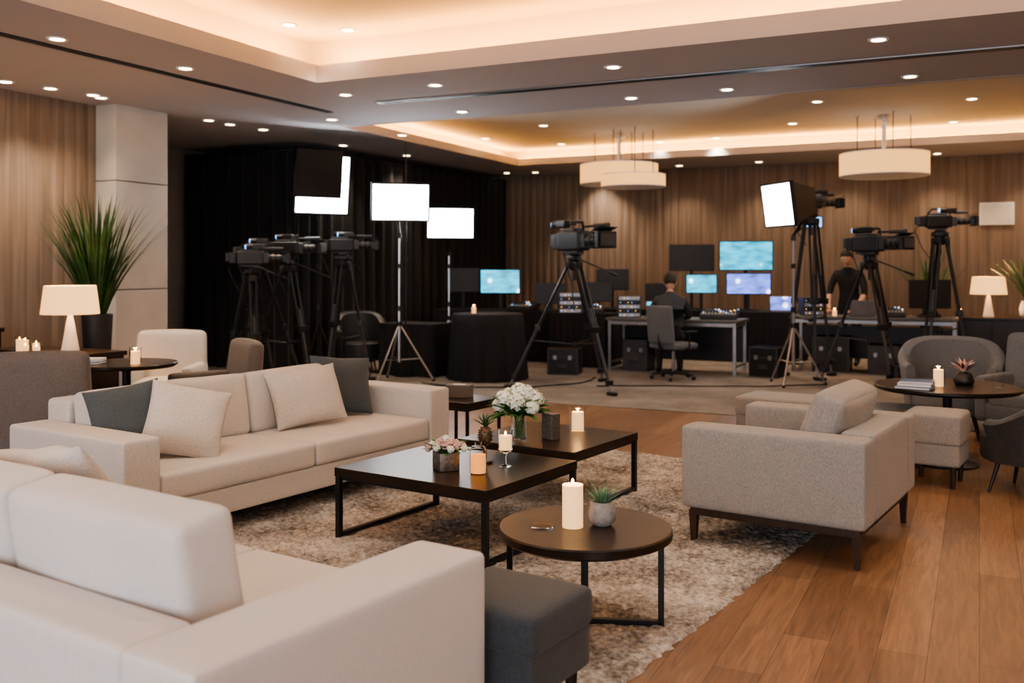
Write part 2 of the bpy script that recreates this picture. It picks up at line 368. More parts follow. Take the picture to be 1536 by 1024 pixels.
up1=[(-2.1,9.1),(-1.58,9.3),(1.5,4.5),(-1.5,4.5),(3.5,5.0)]
i=0
for lst,z in ((low,HC),(q2,Q[5]),(up1,A[5])):
    for r,d in lst:
        x,y=W(r,d)
        if i==0: dl.location=(x,y,z)
        else: copy(dl,(x,y,z))
        i+=1
        if i%2==0 or lst is up1: spot(x,y,z-.03,120)
for k,x in enumerate((-7.6,-6.2,-4.8,-3.4,-2.0,-.6,.8,2.2)):
    copy(dl,(x,16.75,HC)); 
    if k: spot(x,16.75,HC-.03,90,105,(1,.72,.46))
for y in (3.2,4.6,6.0,7.2):
    copy(dl,(-8.35,y,HC)); spot(-8.35,y,HC-.03,70,110,(1,.72,.46))

# ------------------------------------------------------------ rug
def mkrug():
    b=bmesh.new(); u0,u1,v0,v1=-5.0,-1.58,1.9,7.0; nx,ny=230,340; g=[]
    for i in range(nx+1):
        row=[]
        for j in range(ny+1):
            u=u0+(u1-u0)*i/nx; v=v0+(v1-v0)*j/ny; e=min(i,nx-i,j,ny-j)
            z=.014+.018*noise.noise(Vector((u*34,v*34,0)))+.006*noise.noise(Vector((u*12,v*12,3)))
            ju=.008*noise.noise(Vector((u*30,v*30,9))); 
            if e==0: z=.0; ju*=2.5
            row.append(b.verts.new((u+ju,v+ju,max(0.001,z))))
        g.append(row)
    for i in range(nx):
        for j in range(ny): b.faces.new((g[i][j],g[i+1][j],g[i+1][j+1],g[i][j+1]))
    bb=B('area_rug'); bb.add(b,'rug'); o=bb.done((0,0,0),FA,sharp=180,wn=False); return o
mkrug()

# ------------------------------------------------------------ sofas / armchair
def sofa(name,loc,rz,L,D,armw,armh,backh,cush_top,nseat,prot=.0,mat='sofa',seat=.42,bott=.12,backw=.22,legs='black',tilt=.17,cr=.04,cgap=.010):
    b=B(name); f=-D/2
    b.soft((0,.0,(bott+.27)/2),(L-2*armw+.02,D-.02,.27-bott),.015,mat,n=8)
    for sx in (-1,1): b.soft((sx*(L/2-armw/2),0,(bott+armh)/2),(armw,D,armh-bott),.022,mat,puff=(.004,.0,.004),n=16)
    b.soft((0,D/2-backw/2,(bott+backh)/2),(L-2*armw+.01,backw,backh-bott),.025,mat,n=14)
    iw=L-2*armw; w=iw/nseat
    for i in range(nseat):
        x=-iw/2+w*(i+.5); y0=f-prot; y1=D/2-backw-.02
        b.soft((x,(y0+y1)/2,(.265+seat)/2),(w-.005,y1-y0,seat-.265),.03,mat,puff=(0,.004,.014),n=18)
        ch=cush_top-seat+.03; th=.2
        b.soft((x+(cgap/2-.005)*(1 if i==0 else -1),D/2-backw-th/2-.03,seat+ch/2-.02),(w-cgap,th,ch),cr,mat,puff=(.0,.03,.008),n=18,rot=(-tilt,0,0),wr=.004,wf=5)
    for sx in (-1,1):
        for sy in (-1,1): b.box((sx*(L/2-.12),sy*(D/2-.12),bott/2),(.06,.06,bott),legs,.004)
    return b.done((*F(*loc),.0),rz+FA)
sofa('sofa',(-4.825,4.3),rad(90),2.7,1.05,.23,.62,.74,.79,2)
sofa('sofa',(-2.885,1.9),rad(180),2.33,1.10,.27,.62,.62,.84,2,prot=.12,mat='sofa2',cgap=.08)
def cushion(uv,z,w,h,t,mat,tiltback,yaw,roll=0):
    b=B('throw_pillow'); b.pillow((0,0,0),w,h,t,mat)
    o=b.done((*F(*uv),z))
    o.rotation_euler=(Matrix.Rotation(FA+rad(yaw),3,'Z')@Matrix.Rotation(rad(90-tiltback),3,'X')@Matrix.Rotation(rad(roll),3,'Z')).to_euler()
    return o
cushion((-4.84,3.36),.63,.42,.42,.15,'slate',20,68,8)
cushion((-4.60,3.56),.62,.45,.43,.17,'pillow',28,58,-14)
cushion((-4.76,4.66),.63,.52,.40,.17,'pillow',24,70,5)
cushion((-4.88,5.12),.65,.46,.42,.16,'slate',18,66,-5)
cushion((-3.22,2.0),.68,.60,.46,.17,'pillow',-34,4,9)
# armchair
b=B('armchair'); L,D=1.18,.97; bt=.20
b.soft((0,0,.29),(L-.02,D-.02,.16),.02,'grey',n=8)
for sx in (-1,1): b.soft((sx*(L/2-.1),0,(bt+.64)/2),(.2,D,.64-bt),.025,'grey',puff=(.004,0,.004),n=16)
b.soft((0,D/2-.09,(bt+.65)/2),(L-.4,.18,.65-bt),.025,'grey',n=12)
b.soft((0,-.08,.40),(L-.41,.78,.15),.04,'grey',puff=(0,.01,.02),n=14)
b.soft((0,.19,.63),(L-.44,.18,.42),.05,'grey',puff=(0,.04,.01),n=16,rot=(-.34,0,0),wr=.005)
for sy in (-1,1): b.box((0,sy*(D/2-.06),.178),(L-.08,.045,.045),'wleg',.005)
for sx in (-1,1): b.box((sx*(L/2-.06),0,.178),(.045,D-.08,.045),'wleg',.005)
for sx in (-1,1):
    for sy in (-1,1): b.cyl((sx*(L/2-.06),sy*(D/2-.055),.09),.019,.18,'wleg',r2=.032,n=4,rot=(0,0,rad(45)))
b.done((*F(-1.655,5.46),.002),rad(-90)+FA)
def ottoman(name,pos,rz,w,d,h,mat,leg='wleg',lh=.13):
    b=B(name); b.soft((0,0,lh+.07),(w-.02,d-.02,.16),.02,mat,n=8); b.soft((0,0,(lh+.13+h)/2),(w,d,h-lh-.13),.03,mat,puff=(.0,.0,.010),n=12)
    for sx in (-1,1):
        for sy in (-1,1): b.cyl((sx*(w/2-.06),sy*(d/2-.06),lh/2),.014,lh,leg,r2=.024,n=8)
    return b.done((pos[0],pos[1],pos[2] if len(pos)>2 else 0),rz)
ottoman('ottoman',F(-1.80,2.69),FA,.44,.40,.42,'ott',lh=.16)
def club(name,pos,rz,mat,w=.66,d=.64,seat=.43,arm=.60,back=.88):
    b=B(name)
    b.soft((0,0,.30),(w-.04,d-.04,.16),.03,mat,n=8); b.soft((0,-.03,seat-.03),(w-.20,d-.10,.13),.04,mat,puff=(0,0,.015),n=10)
    for sx in (-1,1): b.soft((sx*(w/2-.05),.0,(arm+.22)/2),(.10,d,arm-.22),.04,mat,n=10)
    b.soft((0,d/2-.06,(back+.22)/2),(w,.12,back-.22),.055,mat,puff=(0,.02,.015),n=14,rot=(-.10,0,0),fn=lambda p:(p.x*(1-.10*max(0,p.z)),p.y-.25*p.x*p.x,p.z))
    for sx in (-1,1):
        for sy in (-1,1): b.tube((sx*(w/2-.09),sy*(d/2-.09),.24),(sx*(w/2-.05),sy*(d/2-.05),0),.02,'wleg',.011)
    return b.done(pos,rz)
# ------------------------------------------------------------ tables
def coffee(name,u0,u1,v0,v1,h,leg=.03):
    b=B(name); w=u1-u0; d=v1-v0
    b.box((0,0,h-.025),(w,d,.05),'dwood',.004)
    b.box((0,0,h-.058),(w-.03,d-.03,.02),'blackm',.002)
    for sx in (-1,1):
        for sy in (-1,1): b.box((sx*(w/2-leg/2-.004),sy*(d/2-leg/2-.004),(h-.05)/2),(leg,leg,h-.05),'blackm',.002)
        b.box((sx*(w/2-leg/2-.004),0,.012+.008),(leg,d-.03,.022),'blackm',.002)
    return b.done((*F((u0+u1)/2,(v0+v1)/2),.012),FA)
coffee('coffee_table',-3.75,-2.73,3.88,4.78,.388)
coffee('coffee_table',-3.72,-2.86,4.97,5.82,.388)
coffee('side_table',-4.84,-4.38,5.98,6.44,.44,.022)
b=B('round_side_table'); R=.362; h=.408
b.lathe([(0,h-.042),(R-.012,h-.042),(R,h-.034),(R,h-.006),(R-.006,h),(0,h)],'dwood',n=72)
b.cyl((0,0,h-.05),R-.05,.014,'blackm',n=48)
for k in range(4):
    a=rad(45+90*k)-.42; x,y=cos(a)*.315,sin(a)*.315
    b.box((x,y,(h-.05)/2),(.024,.024,h-.05),'blackm',.002,rot=(0,0,a))
for k in range(2):
    a=rad(45+90*k)-.42; b.box((0,0,.013),(.63,.024,.022),'blackm',.002,rot=(0,0,a))
b.done((*F(-1.98,3.53),.012))
ZT=.401; ZR=.421
def candle(uv,z,r,h,glassr=False,world=False,scale=1):
    b=B('pillar_candle'); b.lathe([(0,0),(r,0),(r,h),(r*.9,h-.002),(r*.75,h-.012),(0,h-.016)],'wax',n=28)
    b.cyl((0,0,h-.005),.0015,.02,'black',n=6); b.sph((0,0,h+.012),.006,'flame',(1,1,2.2),8)
    if glassr: b.lathe([(0,-.004),(r+.012,-.004),(r+.012,h+.03),(r+.009,h+.03),(r+.009,0)],'glass',n=28)
    p=uv if world else F(*uv); o=b.done((p[0],p[1],z+(.005 if glassr else 0.001)))
    l=bpy.data.lights.new('candle_glow','POINT'); l.energy=1.1; l.color=(1,.50,.18); l.shadow_soft_size=.02
    lo=bpy.data.objects.new('candle_glow',l); lo.location=(p[0],p[1],z+h+.04); bpy.context.collection.objects.link(lo)
    return o
candle((-2.01,3.48),ZR,.043,.175)
b=B('candle_tray'); b.cyl((0,0,.003),.05,.006,'glass',n=24); b.done((*F(-2.12,3.42),ZR))
candle((-3.23,5.66),ZT,.040,.12,True)
b=B('potted_succulent'); b.lathe([(0,0),(.035,0),(.055,.02),(.06,.05),(.052,.085),(.043,.098),(.038,.098),(.036,.088),(0,.088)],'concrete',n=32)
for k in range(34):
    a=k*2.4; b.blade((.006*cos(a),.006*sin(a),.088),a,.25+k*.03,.05+.001*k+random.random()*.02,.013,'succ',droop=-.3,seg=5,fold=.4)
for k in range(9):
    a=k*.9; b.blade((0,0,.09),a,.6+.12*(k%3),.13,.006,'succ',droop=.5,seg=5)
b.done((*F(-1.925,3.58),ZR))
def floret(b,c,n,s,mat):
    n=n.normalized(); t=n.orthogonal().normalized(); t.rotate(Matrix.Rotation(random.random()*3,3,n)); u=n.cross(t)
    bb=bmesh.new(); ce=bb.verts.new(c)
    for k in range(4):
        a=k*pi/2; p=t*cos(a)+u*sin(a); q=t*cos(a+.75)+u*sin(a+.75); r=t*cos(a-.75)+u*sin(a-.75)
        v1=bb.verts.new(c+q*s*.7+n*s*.22); v2=bb.verts.new(c+p*s*1.1+n*s*.25); v3=bb.verts.new(c+r*s*.7+n*s*.22)
        bb.faces.new((ce,v3,v2,v1))
    b.add(bb,mat)
b=B('flower_vase'); b.lathe([(0,0),(.045,0),(.048,.004),(.048,.15),(.044,.15),(.044,.008),(0,.008)],'glass',n=32)
for k in range(14):
    a=k*2.4; b.path([(.02*cos(a),.02*sin(a),.01),(.025*cos(a+.8),.025*sin(a+.8),.1),(.04*cos(a),.04*sin(a),.2)],.003,'leaf',6)
heads=[(0,0,.30,.052),(.105,.02,.255,.05),(-.10,.04,.26,.05),(.03,-.10,.25,.052),(-.07,-.07,.265,.048),(.03,.10,.265,.05),(.12,-.06,.22,.042),(-.13,-.02,.21,.04),(.06,-.02,.295,.045),(-.03,.05,.30,.042)]
for hx,hy,hz,hr in heads:
    b.sph((hx,hy,hz),hr*.72,'petalw',seg=10)
    for k in range(34):
        z=1-1.75*(k+.5)/34; rr=math.sqrt(max(0,1-z*z)); a=k*2.4; n=Vector((rr*cos(a),rr*sin(a),z))
        floret(b,Vector((hx,hy,hz))+n*hr*(.78+.3*random.random()),n,.021,'petalw')
for k in range(46): b.blade((.04*cos(k*2.4),.04*sin(k*2.4),.15),k*2.4,.5+.9*random.random(),.19,.060,'leaf',droop=.8,seg=5)
b.done((*F(-3.38,5.17),ZT),sharp=30,wn=False)
b=B('flower_arrangement'); b.box((0,0,.05),(.115,.115,.10),'mirror',.004)
for k in range(19):
    a=k*2.4; rr=.085*math.sqrt(k/19)*1.25; c=Vector((rr*cos(a),rr*sin(a),.165-rr*.45))
    mt='petalp' if k%3 else 'petalw'
    b.sph(c,.018,mt,seg=8)
    for q in range(12):
        aa=q*2.4; el=.25+q*.09; n=Vector((sin(el)*cos(aa),sin(el)*sin(aa),cos(el)))
        floret(b,c+n*.015,n,.015,mt)
for k in range(30): b.blade((.04*cos(k*2.4),.04*sin(k*2.4),.09),k*2.4,.5+.7*random.random(),.105,.032,'leaf',droop=.8,seg=5)
b.done((*F(-3.2,4.17),ZT),rz=.9,sharp=60,wn=False)
b=B('jar_candle'); b.lathe([(0,.004),(.040,.004),(.040,.10),(0,.10)],'amber',n=28); b.lathe([(0,0),(.045,0),(.045,.12),(.034,.145),(.018,.15),(.018,.165),(.015,.165),(.015,.15),(.032,.14),(.042,.118),(.042,.003),(0,.003)],'glass',n=28)
b.done((*F(-3.0,4.19),ZT))
b=B('pineapple_ornament'); b.cyl((0,0,.006),.035,.012,'cone',bev=.003); b.cyl((0,0,.05),.008,.08,'cone')
b.sph((0,0,.13),.034,'cone',(1,1,1.45),16)
for k in range(60):
    t=(k+.5)/60; z=-1+2*t; rr=math.sqrt(max(0,1-z*z)); a=k*2.4
    b.cyl((.034*rr*cos(a),.034*rr*sin(a),.13+.049*z),.007,.014,'cone',r2=.001,n=5,rot=(0,math.acos(max(-1,min(1,z))),a))
for k in range(18): b.blade((0,0,.17),k*2.4,.2+k*.045,.08,.014,'leafd',droop=.5,seg=4)
o=b.done((*F(-3.13,4.44),ZT)); o.scale=(1.15,1.15,1.15)
b=B('stemmed_candle_holder'); b.lathe([(0,0),(.036,0),(.036,.003),(.006,.01),(.005,.06),(.012,.072),(.036,.085),(.040,.10),(.042,.20),(.040,.20),(.038,.10),(0,.088)],'glass',n=32)
b.lathe([(0,.09),(.034,.092),(.036,.17),(0,.168)],'wax',n=24); b.sph((0,0,.182),.006,'flame',(1,1,2),8)
b.done((*F(-2.98,4.42),ZT))
b=B('metal_lantern_box'); b.box((0,0,.08),(.10,.07,.16),'mirror',.004); b.box((0,0,.162),(.104,.074,.006),'alu',.002); b.done((*F(-3.21,5.28),ZT),rz=FA-.3)
b=B('tissue_box'); b.box((0,0,.05),(.2,.12,.10),'taupe',.005); b.box((0,0,.101),(.1,.04,.004),'paper',.001); b.done((*F(-4.66,6.25),.453),rz=.2)

# ------------------------------------------------------------ lounge chairs
def tub(name,pos,rz,mat,R=.34,arm=.60,back=.86,base=.22,seat=.43,leg='wleg',flare=.04):
    b=B(name); bm=bmesh.new(); n=40; A_=rad(122); rings=[]
    for i in range(n+1):
        t=-A_+2*A_*i/n; k=max(0,cos(t*.78)); k=k*k*(3-2*k); top=arm+(back-arm)*k
        d=Vector((sin(t),cos(t),0)); ring=[]
        sec=[(R-.075,base),(R-.08,seat),(R-.075,(seat+top)/2),(R-.06,top-.03),(R-.03+flare*k,top),(R+flare*k,top-.008),(R+.02+flare*k,top-.035),(R+.01,(seat+top)/2),(R-.005,seat),(R-.03,base)]
        for rr,z in sec: ring.append(bm.verts.new(d*rr*(1+.03*k)+Vector((0,0,z))))
        rings.append(ring)
    m=len(rings[0])
    for i in range(n):
        for j in range(m): bm.faces.new((rings[i][j],rings[i+1][j],rings[i+1][(j+1)%m],rings[i][(j+1)%m]))
    bm.faces.new(rings[0]); bm.faces.new(rings[-1][::-1]); b.add(bm,mat)
    b.lathe([(0,base),(R-.06,base),(R-.05,base+.02),(R-.05,seat-.02),(R-.07,seat),(0,seat+.015)],mat,c=(0,-.02,0),n=36)
    for k in range(4):
        a=rad(45+90*k); b.tube((cos(a)*R*.62,sin(a)*R*.62,base+.01),(cos(a)*R*.82,sin(a)*R*.82,0),.018,leg,.010)
    return b.done(pos,rz,sharp=50)
def faceto(p,q): return math.atan2(q[1]-p[1],q[0]-p[0])+pi/2
lt=W(-3.15,7.9)
def pedestal(name,pos,R,h):
    b=B(name); b.lathe([(0,h-.035),(R-.02,h-.035),(R,h-.02),(R,h-.005),(R-.006,h),(0,h)],'dwood',n=56)
    b.lathe([(0,0),(.22,0),(.22,.012),(.06,.03),(.035,.07),(.03,h*.5),(.035,h-.05),(.10,h-.034),(0,h-.034)],'blackm',n=28); return b.done(pos)
pedestal('round_pedestal_table',lt,.40,.72)
p=W(-3.22,8.95); club('lounge_chair',p,faceto(p,lt),'sofa',back=.89)
p=W(-2.50,8.15); club('lounge_chair',p,faceto(p,lt)+.25,'taupe',w=.60,back=.87)
p=W(-3.22,6.70); club('lounge_chair',p,faceto(p,lt)+.3,'taupe',w=.66,back=.93)
p=W(-4.02,7.6); club('lounge_chair',p,faceto(p,lt),'taupe',w=.58,back=.80)
candle(W(-3.02,7.75),.72,.035,.10,True,True)
def books(name,pos,rz,n=3,z=0):
    b=B(name); zz=0
    for k in range(n):
        t=.018+.006*(k%2); b.box((.008*k,.004*k,zz+t/2),(.24-.01*k,.17,t*.8),'paper',.001,rot=(0,0,.08*k)); b.box((.008*k,.004*k,zz+.0015),(.245-.01*k,.175,.003),'blue',.001,rot=(0,0,.08*k)); b.box((.008*k,.004*k,zz+t-.001),(.245-.01*k,.175,.003),'blue' if k%2==0 else 'paper',.001,rot=(0,0,.08*k)); zz+=t
    return b.done((pos[0],pos[1],z),rz)
books('book_stack',W(-3.42,7.78),.5,2,.721)
def lamp(name,pos,z,s=1):
    b=B(name); b.lathe([(0,0),(.075,0),(.078,.01),(.072,.03),(.05,.16),(.032,.27),(.022,.31),(.02,.34),(0,.34)],'white',n=32)
    b.cyl((0,0,.36),.008,.1,'steel'); 
    bm=bmesh.new(); n=40; r0,r1,z0,z1=.245,.215,.33,.58; g=[]
    for (r,zz) in ((r0,z0),(r1,z1),(r1-.004,z1),(r0-.004,z0)): g.append([bm.verts.new((r*cos(2*pi*i/n),r*sin(2*pi*i/n),zz)) for i in range(n)])
    for k in range(4):
        for i in range(n): bm.faces.new((g[k][i],g[k][(i+1)%n],g[(k+1)%4][(i+1)%n],g[(k+1)%4][i]))
    b.add(bm,'shade'); b.sph((0,0,.44),.03,'down',seg=10); b.tube((-.21,0,.56),(.21,0,.56),.003,'steel'); b.tube((0,-.21,.56),(0,.21,.56),.003,'steel'); b.tube((0,0,.4),(0,0,.56),.003,'steel')
    o=b.done((pos[0],pos[1],z)); o.scale=(s,s,s)
    l=bpy.data.lights.new('lamp_bulb','POINT'); l.energy=36*s; l.color=(1,.54,.22); l.shadow_soft_size=.05
    lo=bpy.data.objects.new('lamp_bulb',l); lo.location=(pos[0],pos[1],z+.5*s); bpy.context.collection.objects.link(lo); return o
p=W(-3.93,8.6); lamp('table_lamp',p,.752)
def console(name,c,w,d,h,rz=0):
    b=B(name); b.box((0,0,h-.02),(w,d,.04),'dwood',.004); b.box((0,0,(h+.02)/2),(w-.04,d-.04,h-.06),'dwood',.004)
    n=max(2,int(w/.5))
    for k in range(n): 
        x=-w/2+.03+(k+.5)*(w-.06)/n; b.box((x,-d/2+.012,(h+.03)/2),((w-.06)/n-.012,.02,h-.14),'dwood',.003); b.cyl((x+.12,-d/2-.006,h*.6),.008,.02,'steel',n=10,rot=(rad(90),0,0))
    b.box((0,0,.02),(w-.1,d-.08,.05),'black',.002); return b.done(c,rz)
console('sideboard',(p[0]-.25,p[1]+.05),1.3,.45,.75,rad(0))
console('wall_cabinet',(-8.6,4.6),3.2,.45,.92,rad(90))
b=B('votive_cluster')
for k,(x,y) in enumerate(((0,0),(.09,.04),(-.08,.06),(.03,-.08),(.17,-.02))):
    hh=.05+.02*(k%4)
    b.lathe([(0,0),(.028,0),(.03,hh),(0,hh)],'wax',c=(x,y,0),n=16); b.lathe([(.034,0),(.036,hh+.03),(.034,hh+.03),(.032,0)],'glass',c=(x,y,0),n=16); b.sph((x,y,hh+.008),.006,'flame',(1,1,2),8)
b.done((*W(-4.33,8.60),.751))
def bladeplant(name,pos,z,ph,pr,n,L,w,mat='leafd',pm='planter',lean=.75):
    b=B(name); b.lathe([(0,0),(pr*.62,0),(pr*.66,.01),(pr,ph-.01),(pr,ph),(pr*.88,ph),(pr*.86,ph-.04),(0,ph-.04)],pm,n=32); b.cyl((0,0,ph-.04),pr*.85,.02,'soil')
    for k in range(n):
        a=random.random()*2*pi; q=random.random(); b.blade((pr*.5*q*cos(a),pr*.5*q*sin(a),ph-.03),a+random.uniform(-.5,.5),.04+q*lean*.5,L*random.uniform(.55,1.05),w*random.uniform(.7,1.2),mat,droop=random.uniform(.05,1.0)*lean,seg=7)
    return b.done((pos[0],pos[1],z),sharp=180,wn=False)
bladeplant('potted_grass_plant',(-8.06,7.0),0,1.02,.15,280,1.25,.030,'leafd',lean=.70)

# right-hand lounge
rt=W(3.31,7.35)
pedestal('round_pedestal_table',rt,.52,.60)
p=W(3.90,8.6); tub('tub_chair',p,faceto(p,rt),'grey2',R=.40,back=.86,arm=.64)
p=W(4.30,7.95); club('lounge_chair',p,faceto(p,rt)+.1,'grey2',w=.7,back=.93)
p=W(3.47,6.42); tub('leather_lounge_chair',p,faceto(p,rt)+.55,'leather',R=.36,back=.70,arm=.50,seat=.38)
ottoman('ottoman',W(2.95,6.72),FA,.38,.42,.50,'grey',lh=.16)
ottoman('bench_ottoman',F(-2.50,8.0),FA,.85,.5,.42,'grey')
ottoman('ottoman',F(-1.72,7.85),FA,.6,.5,.42,'grey2')
candle(W(3.22,7.3),.60,.035,.12,True,True)
books('book_stack',W(2.98,7.15),-.2,3,.601)
b=B('gold_flower_centerpiece'); b.lathe([(0,0),(.06,0),(.075,.03),(.06,.08),(.04,.10),(0,.10)],'black',n=24)
for k in range(26):
    a=k*2.4; b.blade((0,0,.09),a,.2+.03*k,.13,.03,'cone' if k%3==0 else 'petalp',droop=.5,seg=4)
b.done((*W(3.45,7.38),.60),sharp=180,wn=False)
for k,(r,d) in enumerate(((3.6,7.15),(3.33,7.55))):
    b=B('drinking_glass'); b.lathe([(0,0),(.03,0),(.034,.10),(.032,.10),(.028,.005),(0,.005)],'glass',n=20); b.done((*W(r,d),.601))

# ------------------------------------------------------------ drapes
def drape(name,L,H,loc,rz,amp=.06,fold=.26):
    bm=bmesh.new(); n=int(L/.025); rows=[]; nz=8
    for j in range(nz+1):
        z=H*j/nz; row=[]
        for i in range(n+1):
            x=L*i/n; w=.7+.3*noise.noise(Vector((x*1.1,0,z*.3))); y=amp*w*sin(x*2*pi/fold+1.5*noise.noise(Vector((x*.9,3,z*.15))))
            y+=.03*noise.noise(Vector((x*.8,z*.6,7))); row.append(bm.verts.new((x,y,max(.01,z+.03*noise.noise(Vector((x*.7,0,1)))*(j==nz)))))
        rows.append(row)
    for j in range(nz):
        for i in range(n): bm.faces.new((rows[j][i],rows[j][i+1],rows[j+1][i+1],rows[j+1][i]))
    b=B(name); b.add(bm,'drape'); b.tube((0,0,H-.03),(L,0,H-.03),.02,'blackm')
    for x in (0.02,L-.02): b.tube((x,0,0.01),(x,0,H),.02,'blackm')
    return b.done(loc,rz,sharp=180,wn=False)
drape('black_drape',2.1,3.20,(-10.85,11.05,0),0)
drape('black_drape',6.1,3.20,(-8.7,11.0,0),rad(87.2))

# ------------------------------------------------------------ production gear
def tripod(pos,top,R,rz=0,mat='black',k_=1.25):
    b=B('camera_tripod'); hub=top-.14
    b.lathe([(0,hub-.06),(.05,hub-.06),(.085,hub-.02),(.09,hub+.02),(0,hub+.02)],mat,n=20)
    sp=[]
    for k in range(3):
        a=2*pi*k/3; d=Vector((cos(a),sin(a),0)); s=Vector((-sin(a),cos(a),0))
        p0=d*.08+Vector((0,0,hub)); p1=d*R+Vector((0,0,.03)); m=p0.lerp(p1,.52); q=p0.lerp(p1,.92)
        for o in (-.04,.04): b.tube(p0+s*o,m+s*o*.8,.014*k_,mat,n=8)
        b.tube(p0.lerp(p1,.35),q,.016*k_,'dgrey',n=8); b.tube(m,p1,.011*k_,'alu',n=8)
        b.box(m,(.07,.12,.08),mat,.01,rot=(0,0,a)); b.box(q,(.06,.08,.06),mat,.01,rot=(0,0,a)); b.box(p0,(.07,.10,.08),mat,.01,rot=(0,0,a))
        b.soft(p1+Vector((0,0,0.0)),(.14,.08,.045),.02,'black',n=4,rot=(0,0,a)); sp.append(p0.lerp(p1,.62))
    c=Vector((0,0,sp[0].z-.05))
    for p in sp: b.tube(c,p,.010,mat,n=6)
    b.cyl(c,.03,.04,mat,n=12)
    b.cyl((0,0,hub+.05),.055,.06,mat,n=20); b.soft((0,0,top-.055),(.15,.13,.09),.03,mat,n=6); b.box((0,0,top-.008),(.09,.2,.016),'dgrey',.003)
    for o in (-.09,.09): b.cyl((o,0,top-.06),.03,.03,'dgrey',n=14,rot=(0,rad(90),0))
    b.path([(.09,.02,top-.07),(.16,.28,top-.18),(.18,.46,top-.25)],.009,mat,8); b.tube((.17,.38,top-.22),(.185,.50,top-.265),.017,'black')
    b.cyl((0,0,hub-.12),.02,.14,mat,n=10)
    return b.done(pos,rz)
def videocam(pos,z,rz,s=1,pitch=0):
    b=B('video_camera')
    b.box((0,.02,.11),(.13,.34,.17),'black',.02,3); b.box((0,.04,.205),(.10,.24,.03),'dgrey',.01); b.box((0,.235,.11),(.10,.09,.14),'black',.012)
    b.box((0,-.18,.11),(.10,.08,.13),'dgrey',.012); b.cyl((0,-.30,.11),.045,.2,'black',n=24,rot=(rad(90),0,0)); b.cyl((0,-.27,.11),.052,.03,'dgrey',n=24,rot=(rad(90),0,0)); b.cyl((0,-.34,.11),.052,.02,'dgrey',n=24,rot=(rad(90),0,0))
    b.cyl((0,-.42,.11),.055,.07,'black',r2=.085,n=4,rot=(rad(90),rad(45),0)); b.box((0,-.46,.11),(.19,.05,.14),'black',.006); b.box((0,-.49,.11),(.15,.005,.10),'dgrey',.001); b.box((0,-.44,.20),(.20,.10,.006),'black',.001,rot=(-.3,0,0))
    b.path([(0,-.14,.2),(0,-.12,.27),(0,.1,.28),(0,.16,.22)],.013,'black',8)
    b.path([(-.05,-.1,.25),(-.14,-.1,.25)],.008,'blackm'); b.box((-.17,-.08,.25),(.07,.14,.065),'black',.012); b.cyl((-.17,.02,.25),.032,.09,'black',n=14,rot=(rad(90),0,0)); b.cyl((-.17,.07,.25),.026,.02,'leds',n=14,rot=(rad(90),0,0))
    b.tube((.07,-.32,.235),(.07,-.05,.235),.011,'black'); b.tube((.07,-.40,.235),(.07,-.2,.235),.022,'dgrey'); b.box((.075,0,.13),(.025,.16,.09),'dgrey',.005)
    b.box((.0,.30,.12),(.085,.05,.11),'dgrey',.008)
    b.box((.19,-.10,.12),(.02,.20,.15),'black',.006,rot=(0,0,.5)); b.path([(.07,-.05,.12),(.18,-.08,.12)],.008,'blackm')
    b.box((0,.03,.012),(.08,.24,.024),'dgrey',.004)
    b.path([(.03,.26,.1),(.09,.3,-.02),(.1,.2,-.25),(.03,.05,-.5)],.006,'black',6)
    b.box((.067,-.05,.16),(.004,.02,.01),'orange',.001)
    o=b.done((pos[0],pos[1],z),rz); o.scale=(s,s,s); o.rotation_euler=(pitch,0,rz); return o
def rig(r,d,top,R,camrz,s,trz=0,plan=None):
    p=plan or W(r,d); tripod(p,top,R,trz); videocam(p,top+.002,camrz,s)
rig(.77,11.9,1.66,.80,rad(56),1.42,rad(-35))
rig(4.59,12.4,1.66,.60,rad(56),1.20,rad(-60))
rig(0,0,1.98,.38,rad(112),.95,rad(10),plan=(-.46,13.65))
rig(4.05,13.1,2.26,.36,rad(128),.95,rad(50))
rig(0,0,1.58,.56,rad(118),1.0,rad(-70),plan=(-8.45,9.90))
rig(0,0,1.62,.52,rad(100),1.0,rad(-20),plan=(-7.88,9.80))
rig(0,0,1.68,.36,rad(126),.95,rad(30),plan=(-7.55,10.50))
rig(0,0,1.50,.36,rad(130),.95,rad(80),plan=(-8.05,9.30))
